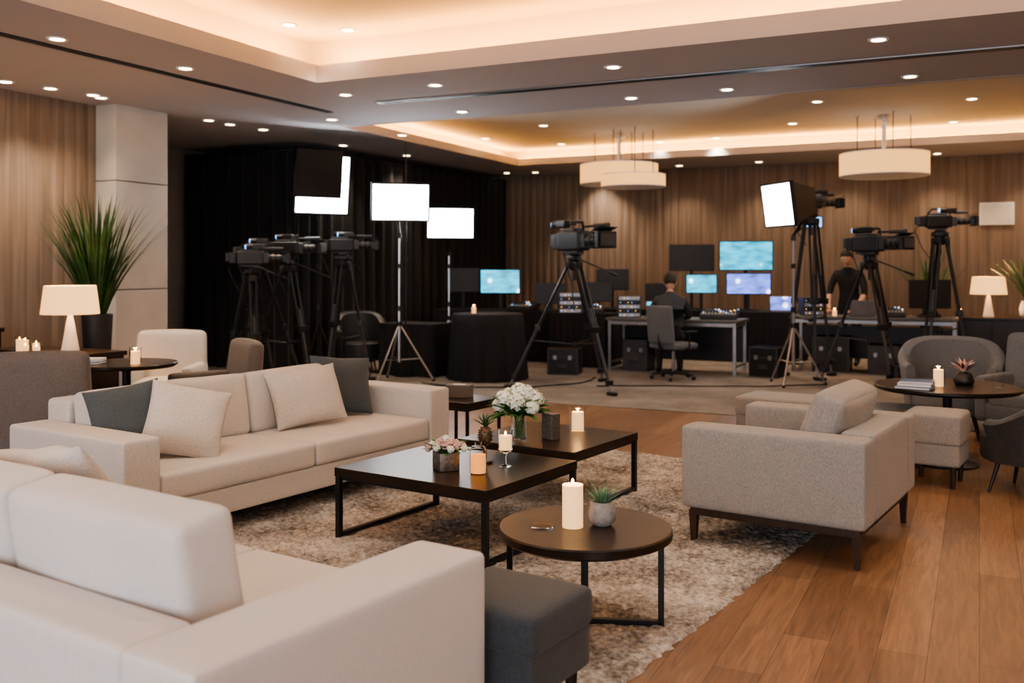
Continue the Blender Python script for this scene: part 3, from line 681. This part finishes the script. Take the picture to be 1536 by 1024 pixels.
def softlight(pos,zc,w,h,face,tilt=0,R=.4,depth=.28,stand='steel',name='softbox_light',flag=None):
    b=B(name); Rm=Matrix.Rotation(face,4,'Z'); T=Matrix.Translation((0,0,zc))@Rm@Matrix.Rotation(tilt,4,'X')
    bm=bmesh.new(); f=[bm.verts.new((sx*w/2,-depth*.5,sz*h/2)) for sx,sz in ((-1,-1),(1,-1),(1,1),(-1,1))]; r=[bm.verts.new((sx*w*.28,depth*.5,sz*h*.28)) for sx,sz in ((-1,-1),(1,-1),(1,1),(-1,1))]
    for i in range(4): bm.faces.new((f[i],f[(i+1)%4],r[(i+1)%4],r[i]))
    bm.faces.new(r); b.add(bm,'black',T)
    def bx(c,sz,mat):
        bm=bmesh.new(); bmesh.ops.create_cube(bm,size=1); bmesh.ops.scale(bm,vec=sz,verts=bm.verts); b.add(bm,mat,T@Matrix.Translation(c))
    for (x,z,sx,sz) in ((0,h/2,w+.02,.02),(0,-h/2,w+.02,.02),(w/2,0,.02,h),(-w/2,0,.02,h)): bx((x,-depth*.5,z),(sx,.05,sz),'black')
    bx((0,-depth*.5-.012,0),(w-.03,.012,h-.03),'soft')
    if flag:
        for c,sz in flag: bx(c,sz,'black')
    bm=bmesh.new(); bmesh.ops.create_cone(bm,cap_ends=True,segments=18,radius1=.07,radius2=.07,depth=.2); b.add(bm,'dgrey',T@Matrix.Translation((0,depth*.5+.08,0))@Matrix.Rotation(rad(90),4,'X'))
    hp=T@Vector((0,depth*.5+.06,-.07))
    b.tube((hp.x,hp.y,hp.z),(0,0,zc-.42),.018,'blackm'); b.tube((0,0,zc-.45),(0,0,.9),.016,stand); b.tube((0,0,.95),(0,0,.25),.022,stand); b.cyl((0,0,zc-.45),.03,.06,'black',n=12); b.cyl((0,0,.95),.034,.07,'black',n=12); b.cyl((0,0,1.5),.028,.06,'black',n=12)
    for k in range(3):
        a=2*pi*k/3+.4; e=(cos(a)*R,sin(a)*R,.022); b.tube((0,0,.75),(e[0]*1,e[1]*1,.022),.013,stand); b.tube((0,0,.28),(e[0]*.62,e[1]*.62,.3),.008,stand); b.sph(e,.02,'black')
    b.cyl((0,0,.75),.035,.06,'black',n=12)
    return b.done((pos[0],pos[1],.008),0,sharp=30)
camdir=lambda p: math.atan2(0-p[1],0-p[0])+pi/2
p=W(-1.47,12.6); softlight(p,2.34,.74,.48,camdir(p)+.12,rad(6),R=.45)
p=(-6.94,12.25); softlight(p,2.13,.68,.44,camdir(p)+.15,rad(4))
p=W(-2.58,12.9); softlight(p,2.60,.74,.78,camdir(p)+.35,rad(8),R=.3,stand='blackm',flag=[((-.15,-.42,.15),(.62,.02,.62)),((-.30,-.28,.40),(.02,.3,.02)),((-.30,-.28,-.1),(.02,.3,.02))])
p=W(3.55,12.2); softlight(p,2.30,.66,.54,camdir(p)-1.0,rad(8),depth=.42)
p=W(-1.45,13.2); b=B('boom_pole_stand'); b.tube((0,0,0.02),(0,0,3.2),.012,'blackm'); b.cyl((0,0,.02),.16,.02,'blackm',n=24); b.cyl((0,0,1.6),.024,.08,'black',n=12); b.done(p)

def skirt(name,pos,w,d,h,rz=0):
    b=B(name); b.box((0,0,h-.01),(w,d,.02),'cloth',.006); bm=bmesh.new(); per=2*(w+d); n=int(per/.02); rows=[]
    def pt(s):
        s%=per
        if s<w: return Vector((-w/2+s,-d/2,0)),Vector((0,-1,0))
        s-=w
        if s<d: return Vector((w/2,-d/2+s,0)),Vector((1,0,0))
        s-=d
        if s<w: return Vector((w/2-s,d/2,0)),Vector((0,1,0))
        s-=w; return Vector((-w/2,d/2-s,0)),Vector((-1,0,0))
    for j in range(5):
        z=(h-.015)*(1-j/4)+.010*(j==4); row=[]
        for i in range(n):
            p_,nn=pt(per*i/n); row.append(bm.verts.new(p_+nn*(.002+.018*(j/4)*(1+sin(i*.02*2*pi/.11+.8*sin(i*.05))))+Vector((0,0,z))))
        rows.append(row)
    for j in range(4):
        for i in range(n): bm.faces.new((rows[j][i],rows[j][(i+1)%n],rows[j+1][(i+1)%n],rows[j+1][i]))
    b.add(bm,'cloth'); return b.done(pos,rz,sharp=60,wn=False)
skirt('skirted_table',(-7.05,11.55),.85,.6,.72)
b=B('draped_round_table'); R=.46
b.lathe([(0,.88),(R,.88),(R+.012,.87)]+[(R+.015+.05*t/6,.87-.855*t/6) for t in range(1,7)],'cloth',n=160,fn=lambda a,z:1+.05*((.88-z)/.88)*sin(18*a+1.2*sin(3*a)))
b.done((-5.92,11.5),sharp=80,wn=False)
def desk(name,x0,x1,y0,y1,h,top='dgrey',leg='alu',panel=False):
    b=B(name); w=x1-x0; d=y1-y0; b.box((0,0,h-.018),(w,d,.036),top,.004)
    for sx in (-1,1):
        for sy in (-1,1): b.box((sx*(w/2-.05),sy*(d/2-.05),(h-.036)/2),(.045,.045,h-.036),leg,.004); 
        b.box((sx*(w/2-.05),0,.12),(.03,d-.1,.03),leg,.003); b.box((sx*(w/2-.05),0,h-.07),(.03,d-.1,.05),leg,.003)
    b.box((0,d/2-.05,h-.07),(w-.1,.03,.05),leg,.003); b.box((0,-d/2+.05,h-.07),(w-.1,.03,.05),leg,.003)
    if panel: b.box((0,d/2-.08,h*.5),(w-.14,.02,h*.6),'black',.003)
    return b.done(((x0+x1)/2,(y0+y1)/2,.008))
desk('production_desk',-4.85,-2.95,13.12,13.85,.76,'desktop',panel=True)
skirt('skirted_table',(-7.0,14.2),2.3,.7,.80)
skirt('skirted_table',(-5.42,13.75),.9,.7,.80); skirt('skirted_table',(-3.75,15.6),2.5,.8,.80)
desk('production_desk',-2.45,-.25,14.2,14.95,.79,'desktop',panel=True)
skirt('skirted_table',(-5.75,15.5),1.0,.7,.80)
console('sideboard',(.65,15.6,.008),2.0,.45,.765)
def monitor(pos,z,w,h,mat,lift,face=0):
    b=B('monitor'); b.box((0,0,lift+h/2),(w,.04,h),'black',.006); b.box((0,-.0215,lift+h/2),(w-.03,.003,h-.03),mat,.0005); b.box((0,.03,lift+h/2),(w*.5,.04,h*.5),'black',.01)
    b.box((0,.05,(lift+h*.4)/2),(.05,.025,lift+h*.4),'blackm',.004); b.box((0,.03,.008),(min(.3,w*.5),.18,.016),'black',.004)
    return b.done((pos[0],pos[1],z+.001),face)
fz=rad(20)
monitor((-3.42,15.82),.80,.86,.48,'teal',.64,fz); monitor((-4.30,15.75),.80,.74,.44,'black',.63,fz)
monitor((-4.05,15.42),.80,.50,.31,'teal',.27,fz); monitor((-3.30,15.45),.80,.70,.34,'purple',.26,fz)
monitor((-7.08,14.2),.80,.66,.40,'teal',.26,fz); monitor((-7.75,14.15),.80,.55,.40,'black',.28,fz); monitor((-6.2,14.25),.80,.5,.34,'black',.1,fz)
monitor((-.62,14.6),.80,.56,.40,'black',.12,fz); monitor((-5.6,15.5),.8,.55,.36,'black',.3,fz)
monitor((-5.25,13.9),.80,.42,.30,'black',.16,fz); monitor((-4.85,15.72),.80,.46,.32,'black',.10,fz)
def fieldmon(): 
    b=B('field_monitor'); b.box((0,0,.0),(.26,.04,.18),'black',.006); b.box((0,-.022,0),(.23,.003,.15),'leds',.001); b.tube((0,0.02,-.05),(0,.02,-2.0),.01,'blackm')
    for k in range(3): b.tube((0,.02,-1.6),(.2*cos(k*2.1+.3),.2*sin(k*2.1+.3),-2.18),.009,'blackm')
    b.done((-2.30,15.45,2.19),fz)
fieldmon()
def mixer(pos,z,rz=0,w=.6):
    b=B('mixing_console'); b.box((0,0,.066),(w,.42,.07),'dgrey',.01,rot=(rad(8),0,0)); b.box((0,.1,.02),(w-.04,.18,.04),'black',.004)
    for i in range(int(w/.045)):
        for j in range(5): b.cyl((-w/2+.04+i*.045,-.1+j*.06,.108+(-.1+j*.06)*.14),.009,.014,'leds' if (i+j)%7==0 else ('orange' if (i*j)%11==5 else 'black'),n=8)
        b.box((-w/2+.04+i*.045,-.165,.085),(.012,.03,.02),'paper',.002)
    return b.done((pos[0],pos[1],z+.001),rz)
def laptop(pos,z,rz,mat):
    b=B('laptop'); b.box((0,0,.01),(.34,.24,.018),'alu',.005); b.box((0,-.0,.02),(.29,.12,.003),'black',.001)
    b.box((0,.15,.12),(.34,.012,.23),'alu',.004,rot=(rad(-14),0,0)); b.box((0,.142,.12),(.32,.003,.21),mat,.001,rot=(rad(-14),0,0)); return b.done((pos[0],pos[1],z),rz)
def flightcase(pos,z,w,d,h,rz=0,mat='black'):
    b=B('equipment_case'); b.box((0,0,h/2),(w,d,h),mat,.01)
    for sx in (-1,1):
        for sy in (-1,1): b.box((sx*(w/2-.008),sy*(d/2-.008),h/2),(.025,.025,h+.0),'dgrey',.004)
    for zz in (.008,h*.66,h-.008): b.box((0,0,zz),(w+.008,d+.008,.016),'dgrey',.003)
    for sx in (-.25,.25): b.box((sx*w,-d/2-.006,h*.66),(.05,.014,.06),'alu',.003)
    b.box((0,-d/2-.006,h*.35),(.13,.015,.05),'dgrey',.004); return b.done((pos[0],pos[1],z),rz)
def rackunit(pos,z,w=.46,h=.3,rz=0):
    b=B('rack_unit'); b.box((0,0,h/2),(w,.4,h),'dgrey',.006)
    for k in range(int(h/.06)):
        zz=.035+k*.06; b.box((0,-.203,zz),(w-.04,.01,.05),'black' if k%2 else 'alu',.002)
        for q in range(5): b.cyl((-w*.38+q*w*.16,-.212,zz),.006,.008,'leds' if (k+q)%3==0 else ('orange' if (k+q)%4==1 else 'dgrey'),n=6,rot=(rad(90),0,0))
    return b.done((pos[0],pos[1],z+.001),rz)
mixer((-6.6,14.1),.80,0,.4); rackunit((-5.62,13.70),.80,.36,.30,fz); mixer((-5.22,13.58),.80,fz,.3); rackunit((-4.62,13.5),.768,.34,.30,fz); laptop((-4.15,13.42),.768,fz,'teal'); mixer((-3.28,13.48),.768,.1,.5)
mixer((-4.75,15.42),.80,0,.35); laptop((-2.78,15.5),.80,fz,'purple'); laptop((-1.50,14.5),.798,rad(190),'black'); mixer((-1.08,14.5),.798,.1,.3); rackunit((-2.2,14.6),.798,.32,.26,fz); laptop((-6.05,15.4),.80,fz,'black')
flightcase((-5.22,12.5),.008,.42,.36,.36,.2); flightcase((-2.6,13.4),.008,.4,.34,.40,-.2); flightcase((-.75,12.75),.008,.44,.32,.30,.3); flightcase((-4.45,13.45),.008,.36,.4,.45,.0,'dgrey'); flightcase((-1.9,14.5),.008,.5,.4,.5,0); flightcase((-1.2,14.5),.008,.4,.4,.4,0,'dgrey')
lamp('table_lamp',(.12,15.6),.774); bladeplant('potted_plant',(-.70,16.55),.008,.75,.16,50,1.1,.05,'leaf',lean=.7)
b=B('ceramic_vase'); b.lathe([(0,0),(.07,0),(.10,.03),(.11,.12),(.09,.2),(.08,.24),(.07,.24),(.07,.2),(0,.18)],'white',n=28)
for k in range(26): b.blade((0,0,.2),k*2.4,.05+.02*k,.75,.035,'leaf',droop=.6,seg=6)
b.done((.62,15.62,.774),sharp=60,wn=False)
p=W(-2.15,13.75); tub('leather_tub_chair',p,faceto(p,W(-1,10)),'leather',R=.34,back=.86)
candle((-6.05,11.35),.88,.03,.08,True,True); candle((-1.85,14.35),.798,.03,.08,True,True); candle((-.25,15.55),.774,.03,.08,True,True)
b=B('framed_picture'); b.box((0,0,0),(.5,.03,.36),'white',.004); b.box((0,-.017,0),(.44,.004,.30),'paper',.001); b.done((.25,Y1-.035,2.35))  # patch of light on the north wall, modelled as a white panel
def cable(pts):
    b=B('floor_cable'); P=[]
    for i in range(len(pts)-1):
        for t in range(6):
            q=t/6; a=Vector((*pts[i],.018)).lerp(Vector((*pts[i+1],.018)),q); a+=Vector((noise.noise(a*1.7)*.18,noise.noise(a*1.7+Vector((5,5,5)))*.18,0)); P.append(a)
    b.path(P,.008,'black',6); b.done(sharp=60,wn=False)
cable([(-4.4,11.2),(-3.8,11.6),(-2.9,11.9),(-2.2,12.3),(-1.6,12.7)]); cable([(-6.5,10.7),(-5.6,10.5),(-4.9,10.9),(-4.5,11.8),(-4.6,12.2)])
cable([(-7.6,10.2),(-7.0,9.98),(-6.3,10.3),(-5.9,10.6)])

def officechair(pos,rz):
    b=B('office_chair')
    for k in range(5):
        a=2*pi*k/5+.3; e=Vector((cos(a)*.29,sin(a)*.29,.075)); b.tube((0,0,.10),e,.022,'black',.014); b.cyl((e.x,e.y,.035),.026,.035,'black',n=14,rot=(rad(90),0,a)); b.tube((e.x,e.y,.03),(e.x,e.y,.075),.008,'steel')
    b.tube((0,0,.08),(0,0,.40),.024,'steel'); b.box((0,0,.40),(.2,.22,.03),'black',.006); b.soft((0,0,.455),(.48,.46,.08),.035,'grey2',puff=(0,0,.012),n=10)
    b.path([(0,-.18,.41),(0,-.27,.45),(0,-.28,.65)],.018,'black'); 
    b.soft((0,-.27,.74),(.45,.06,.50),.028,'grey2',puff=(0,.01,0),n=12,rot=(rad(6),0,0),fn=lambda p:(p.x,p.y+.35*p.x*p.x,p.z))
    for sx in (-1,1): b.path([(sx*.2,0,.41),(sx*.28,0,.44),(sx*.28,0,.63)],.012,'black'); b.soft((sx*.28,.02,.645),(.06,.24,.03),.014,'black',n=5)
    return b.done((pos[0],pos[1],.002),rz)
MP=(-3.66,12.50)
officechair(MP,rad(-26))

# ------------------------------------------------------------ people
def skinmesh(verts,edges,radii,sub=2):
    me=bpy.data.meshes.new('sk'); me.from_pydata([Vector(v) for v in verts],edges,[]); o=bpy.data.objects.new('sk',me); bpy.context.collection.objects.link(o)
    md=o.modifiers.new('s','SKIN'); 
    if not me.skin_vertices: 
        bpy.context.view_layer.objects.active=o; bpy.ops.mesh.customdata_skin_add()
    for i,r in enumerate(radii):
        sv=me.skin_vertices[0].data[i]; sv.radius=r if isinstance(r,tuple) else (r,r); sv.use_root=(i==0)
    sb=o.modifiers.new('b','SUBSURF'); sb.levels=sub; sb.render_levels=sub
    bpy.context.view_layer.update(); dg=bpy.context.evaluated_depsgraph_get(); ev=o.evaluated_get(dg); res=bpy.data.meshes.new_from_object(ev)
    bpy.data.objects.remove(o); return res
def addmesh(b,me,matfn):
    bm=bmesh.new(); bm.from_mesh(me); bpy.data.meshes.remove(me)
    for f in bm.faces:
        m=M[matfn(f.calc_center_median())]
        if m not in b.mats: b.mats.append(m)
        f.material_index=b.mats.index(m); f.smooth=True
    t=bpy.data.meshes.new('t'); bm.to_mesh(t); b.bm.from_mesh(t); bpy.data.meshes.remove(t); bm.free()
def head(b,c,pitch,yaw=0):
    R=Matrix.Translation(Vector(c))@Matrix.Rotation(yaw,4,'Z')@Matrix.Rotation(pitch,4,'X')
    def sp(co,r,mat,sc=(1,1,1),seg=20,fn=None):
        bm=bmesh.new(); bmesh.ops.create_uvsphere(bm,u_segments=seg,v_segments=seg*2//3,radius=r); bmesh.ops.scale(bm,vec=sc,verts=bm.verts)
        if fn:
            for v in bm.verts: v.co=Vector(fn(v.co))
        b.add(bm,mat,R@Matrix.Translation(co))
    def hf(p):
        x,y,z=p
        if z<0: k=1+z*2.6; x*=max(.55,k); y=y*(.78+.22*k) if y>0 else y*max(.6,k)
        return (x,y,z)
    sp((0,0,0),.1,'skin',(.78,.95,1.18),24,hf)
    sp((0,.095,-.012),.016,'skin',(.75,1.1,1.5),10); sp((0,.102,-.026),.013,'skin',(1.1,.9,.8),10)
    for sx in (-1,1):
        sp((sx*.03,.083,.012),.012,'white',seg=10); sp((sx*.03,.0925,.012),.006,'black',seg=8)
        sp((sx*.03,.088,.031),.014,'hair',(1.3,.5,.3),8)
        sp((sx*.079,-.002,-.005),.026,'skin',(.35,.75,1.15),12)
    sp((0,.084,-.058),.02,'petalp',(1.1,.4,.28),10)
    sp((0,-.012,.022),.107,'hair',(.82,.96,1.08),24,lambda p:(p.x,(p.y if p.y<.055 or p.z>.05 else .055+(p.y-.055)*.1),max(p.z,-.065 if p.y<-.02 else (-.005 if p.y<.02 else .045))))
def hand(b,wr,dirv,side,up=Vector((0,0,1))):
    d=Vector(dirv).normalized(); s=d.cross(up).normalized()*side; n=up
    wr=Vector(wr); q=Matrix((s,d,s.cross(d))).transposed().to_4x4()
    c=wr+d*.05
    bm=bmesh.new(); bmesh.ops.create_cube(bm,size=2); bmesh.ops.subdivide_edges(bm,edges=bm.edges[:],cuts=4,use_grid_fill=True)
    for v in bm.verts:
        p=Vector(v.co); h=(.040,.050,.013); p=Vector([p[i]*h[i] for i in range(3)]); inn=Vector([max(-(h[i]-.012),min(h[i]-.012,p[i])) for i in range(3)]); dv=p-inn
        if dv.length>0: p=inn+dv.normalized()*.012
        p.x*=.82+.18*(p.y/.05+1)/2; v.co=p
    b.add(bm,'skin',Matrix.Translation(c)@q)
    for k,(o,l) in enumerate(((-.03,.068),(-.010,.080),(.010,.074),(.029,.058))):
        p0=wr+d*.092+s*o; p1=p0+d*l*.45+n*.004; p2=p1+d*l*.3-n*.010; p3=p2+d*l*.22-n*.014; b.path([p0-d*.01,p1,p2,p3],.0088,'skin',8,.0065); b.sph(p3,.0066,'skin',seg=8)
    p0=wr+d*.03-s*.03; p1=p0-s*.028+d*.028; p2=p1+d*.03-s*.006-n*.006; b.path([p0,p1,p2],.0105,'skin',8,.008); b.sph(p2,.008,'skin',seg=8)
def seated(pos,rz):
    b=B('seated_man')
    V=[(0,-.08,.56),(0,-.05,.70),(0,.02,.90),(0,.06,1.04),(0,.10,1.13),(0,.135,1.20)]; Rr=[(.165,.125),(.155,.115),(.175,.125),(.13,.10),(.060,.06),(.055,.055)]; E=[(i,i+1) for i in range(5)]
    def ch(parent,pts,rs):
        p=parent
        for q,r in zip(pts,rs): V.append(q); Rr.append(r); E.append((p,len(V)-1)); p=len(V)-1
    for sx in (-1,1):
        ch(3,[(sx*.17,.05,1.04),(sx*.235,.16,.92),(sx*.26,.27,.83),(sx*.22,.42,.81),(sx*.17,.57,.80)],[.072,.058,.050,.042,.030])
        ch(0,[(sx*.10,.02,.56),(sx*.13,.22,.57),(sx*.14,.40,.55),(sx*.14,.43,.33),(sx*.14,.44,.12),(sx*.145,.50,.06),(sx*.15,.62,.05)],[.098,.085,.068,.058,.045,.042,.034])
    me=skinmesh(V,E,Rr)
    def mf(p):
        if p.z>1.165: return 'skin'
        if p.y>.535 and p.z>.7: return 'skin'
        if p.z<.10: return 'black'
        if p.z<.62 and (p.y>.0 or p.z<.56): return 'trouser'
        return 'shirt'
    addmesh(b,me,mf); head(b,(0,.155,1.29),rad(-22))
    for sx in (-1,1): hand(b,(sx*.17,.57,.80),(-sx*.15,1,-.02),sx)
    return b.done(pos,rz,sharp=180,wn=False)
seated((MP[0]-.06,MP[1]+.06,0.0),rad(18))
def standing(pos,rz):
    b=B('standing_man')
    V=[(0,0,.93),(0,.02,1.08),(0,.06,1.26),(0,.09,1.38),(0,.12,1.46),(0,.145,1.52)]; Rr=[(.15,.115),(.145,.105),(.17,.115),(.13,.095),(.058,.058),(.052,.052)]; E=[(i,i+1) for i in range(5)]
    def ch(parent,pts,rs):
        p=parent
        for q,r in zip(pts,rs): V.append(q); Rr.append(r); E.append((p,len(V)-1)); p=len(V)-1
    for sx in (-1,1):
        ch(3,[(sx*.17,.08,1.38),(sx*.24,.11,1.22),(sx*.26,.15,1.08),(sx*.23,.28,.96),(sx*.18,.40,.85)],[.07,.056,.048,.040,.028])
        ch(0,[(sx*.09,0,.86),(sx*.10,.01,.66),(sx*.11,.02,.48),(sx*.11,-.01,.28),(sx*.11,-.02,.10),(sx*.115,.04,.05),(sx*.12,.15,.035)],[.105,.085,.062,.060,.042,.042,.032])
    me=skinmesh(V,E,Rr)
    def mf(p):
        if p.z>1.485: return 'skin'
        if p.y>.17 and p.z<1.08 and p.z>.7: return 'skin'
        if p.z<.08: return 'black'
        if p.z<.93: return 'trouser'
        return 'shirt2'
    addmesh(b,me,mf); head(b,(0,.165,1.605),rad(-28))
    for sx in (-1,1): hand(b,(sx*.18,.40,.845),(-sx*.1,1,-.05),sx)
    return b.done(pos,rz,sharp=180,wn=False)
standing((-1.76,15.36,.010),rad(170))

# ------------------------------------------------------------ pendants
def pendant(pos,drums):
    b=B('drum_pendant_light'); top=Q[5]
    for (ox,oy,r,z0,z1) in drums:
        b.lathe([(r-.006,z0+.006),(r,z0),(r,z1),(r-.006,z1),(r-.006,z0+.006)],'pend',c=(ox,oy,0),n=64)
        b.lathe([(0,z0+.012),(r-.008,z0+.012),(r-.008,z0+.018),(0,z0+.018)],'pendb',c=(ox,oy,0),n=48)
        for zz in (z0,z1): b.lathe([(r-.002,zz-.006),(r+.004,zz-.006),(r+.004,zz+.006),(r-.002,zz+.006)],'white',c=(ox,oy,0),n=64)
        for k in range(4):
            a=k*pi/2+.4; b.tube((ox+cos(a)*r*.62,oy+sin(a)*r*.62,z0+.02),(ox+cos(a)*r*.62,oy+sin(a)*r*.62,top),.006,'blackm'); b.cyl((ox+cos(a)*r*.62,oy+sin(a)*r*.62,top-.01),.025,.02,'steel',n=12)
        for k in range(2):
            a=k*pi/2+.4; b.tube((ox+cos(a)*(r-.01),oy+sin(a)*(r-.01),z1-.02),(ox-cos(a)*(r-.01),oy-sin(a)*(r-.01),z1-.02),.005,'blackm')
    b.cyl((drums[0][0],drums[0][1],top-.04),.09,.08,'steel',n=28,bev=.01); b.cyl((drums[0][0],drums[0][1],(top+drums[0][4])/2),.03,top-drums[0][4],'steel',n=16)
    o=b.done((pos[0],pos[1],0))
    l=bpy.data.lights.new('pendant_bulb','POINT'); l.energy=60; l.color=(1,.50,.18); l.shadow_soft_size=.12
    lo=bpy.data.objects.new('pendant_bulb',l); lo.location=(pos[0],pos[1],2.98); bpy.context.collection.objects.link(lo)
pendant(W(5.08,13.2),[(0,0,.58,2.74,3.04)])
pendant(W(1.66,15.0),[(0,0,.60,2.78,3.08),(.35,-.35,.48,2.70,2.88)])

# ------------------------------------------------------------ lights & world
def area(name,loc,rot,sx,sy,e,col):
    l=bpy.data.lights.new(name,'AREA'); l.shape='RECTANGLE'; l.size=sx; l.size_y=sy; l.energy=e; l.color=col
    o=bpy.data.objects.new(name,l); o.location=loc; o.rotation_euler=rot; bpy.context.collection.objects.link(o); return o
area('window_daylight',(-1.2,Y0+.15,1.7),(rad(90),0,0),13,2.3,400,(.89,.93,1))  # added area fill, standing in for daylight through the assumed south openings
area('tray_glow',((A[0]+A[1])/2,3.2,A[5]-.06),(0,0,0),6.5,6.5,80,(1,.92,.84))  # added general fill lamp under the near tray, not a fixture
area('tray_glow',((Q[0]+Q[1])/2,12.9,Q[5]-.06),(0,0,0),9,4,75,(1,.92,.86))  # same added fill for the far tray, beyond the cove strips
w=bpy.data.worlds.new('sky'); bpy.context.scene.world=w; w.use_nodes=True
w.node_tree.nodes['Background'].inputs[0].default_value=(.62,.68,.78,1); w.node_tree.nodes['Background'].inputs[1].default_value=1.2

# ------------------------------------------------------------ camera
cam=bpy.data.cameras.new('camera'); co=bpy.data.objects.new('camera',cam); bpy.context.collection.objects.link(co)
co.location=(0,0,1.5); co.rotation_euler=(rad(90),0,TH)
cam.lens=1450*36/1536; cam.sensor_width=36; cam.shift_y=-(512-400)/1536; cam.clip_start=.05; cam.clip_end=60
cam.dof.use_dof=True; cam.dof.focus_distance=4.8; cam.dof.aperture_fstop=2.2
bpy.context.scene.camera=co
vs=bpy.context.scene.view_settings
vs.view_transform='AgX'; vs.exposure=-0.05
try: vs.look='AgX - Medium High Contrast'
except Exception as e: print(e)
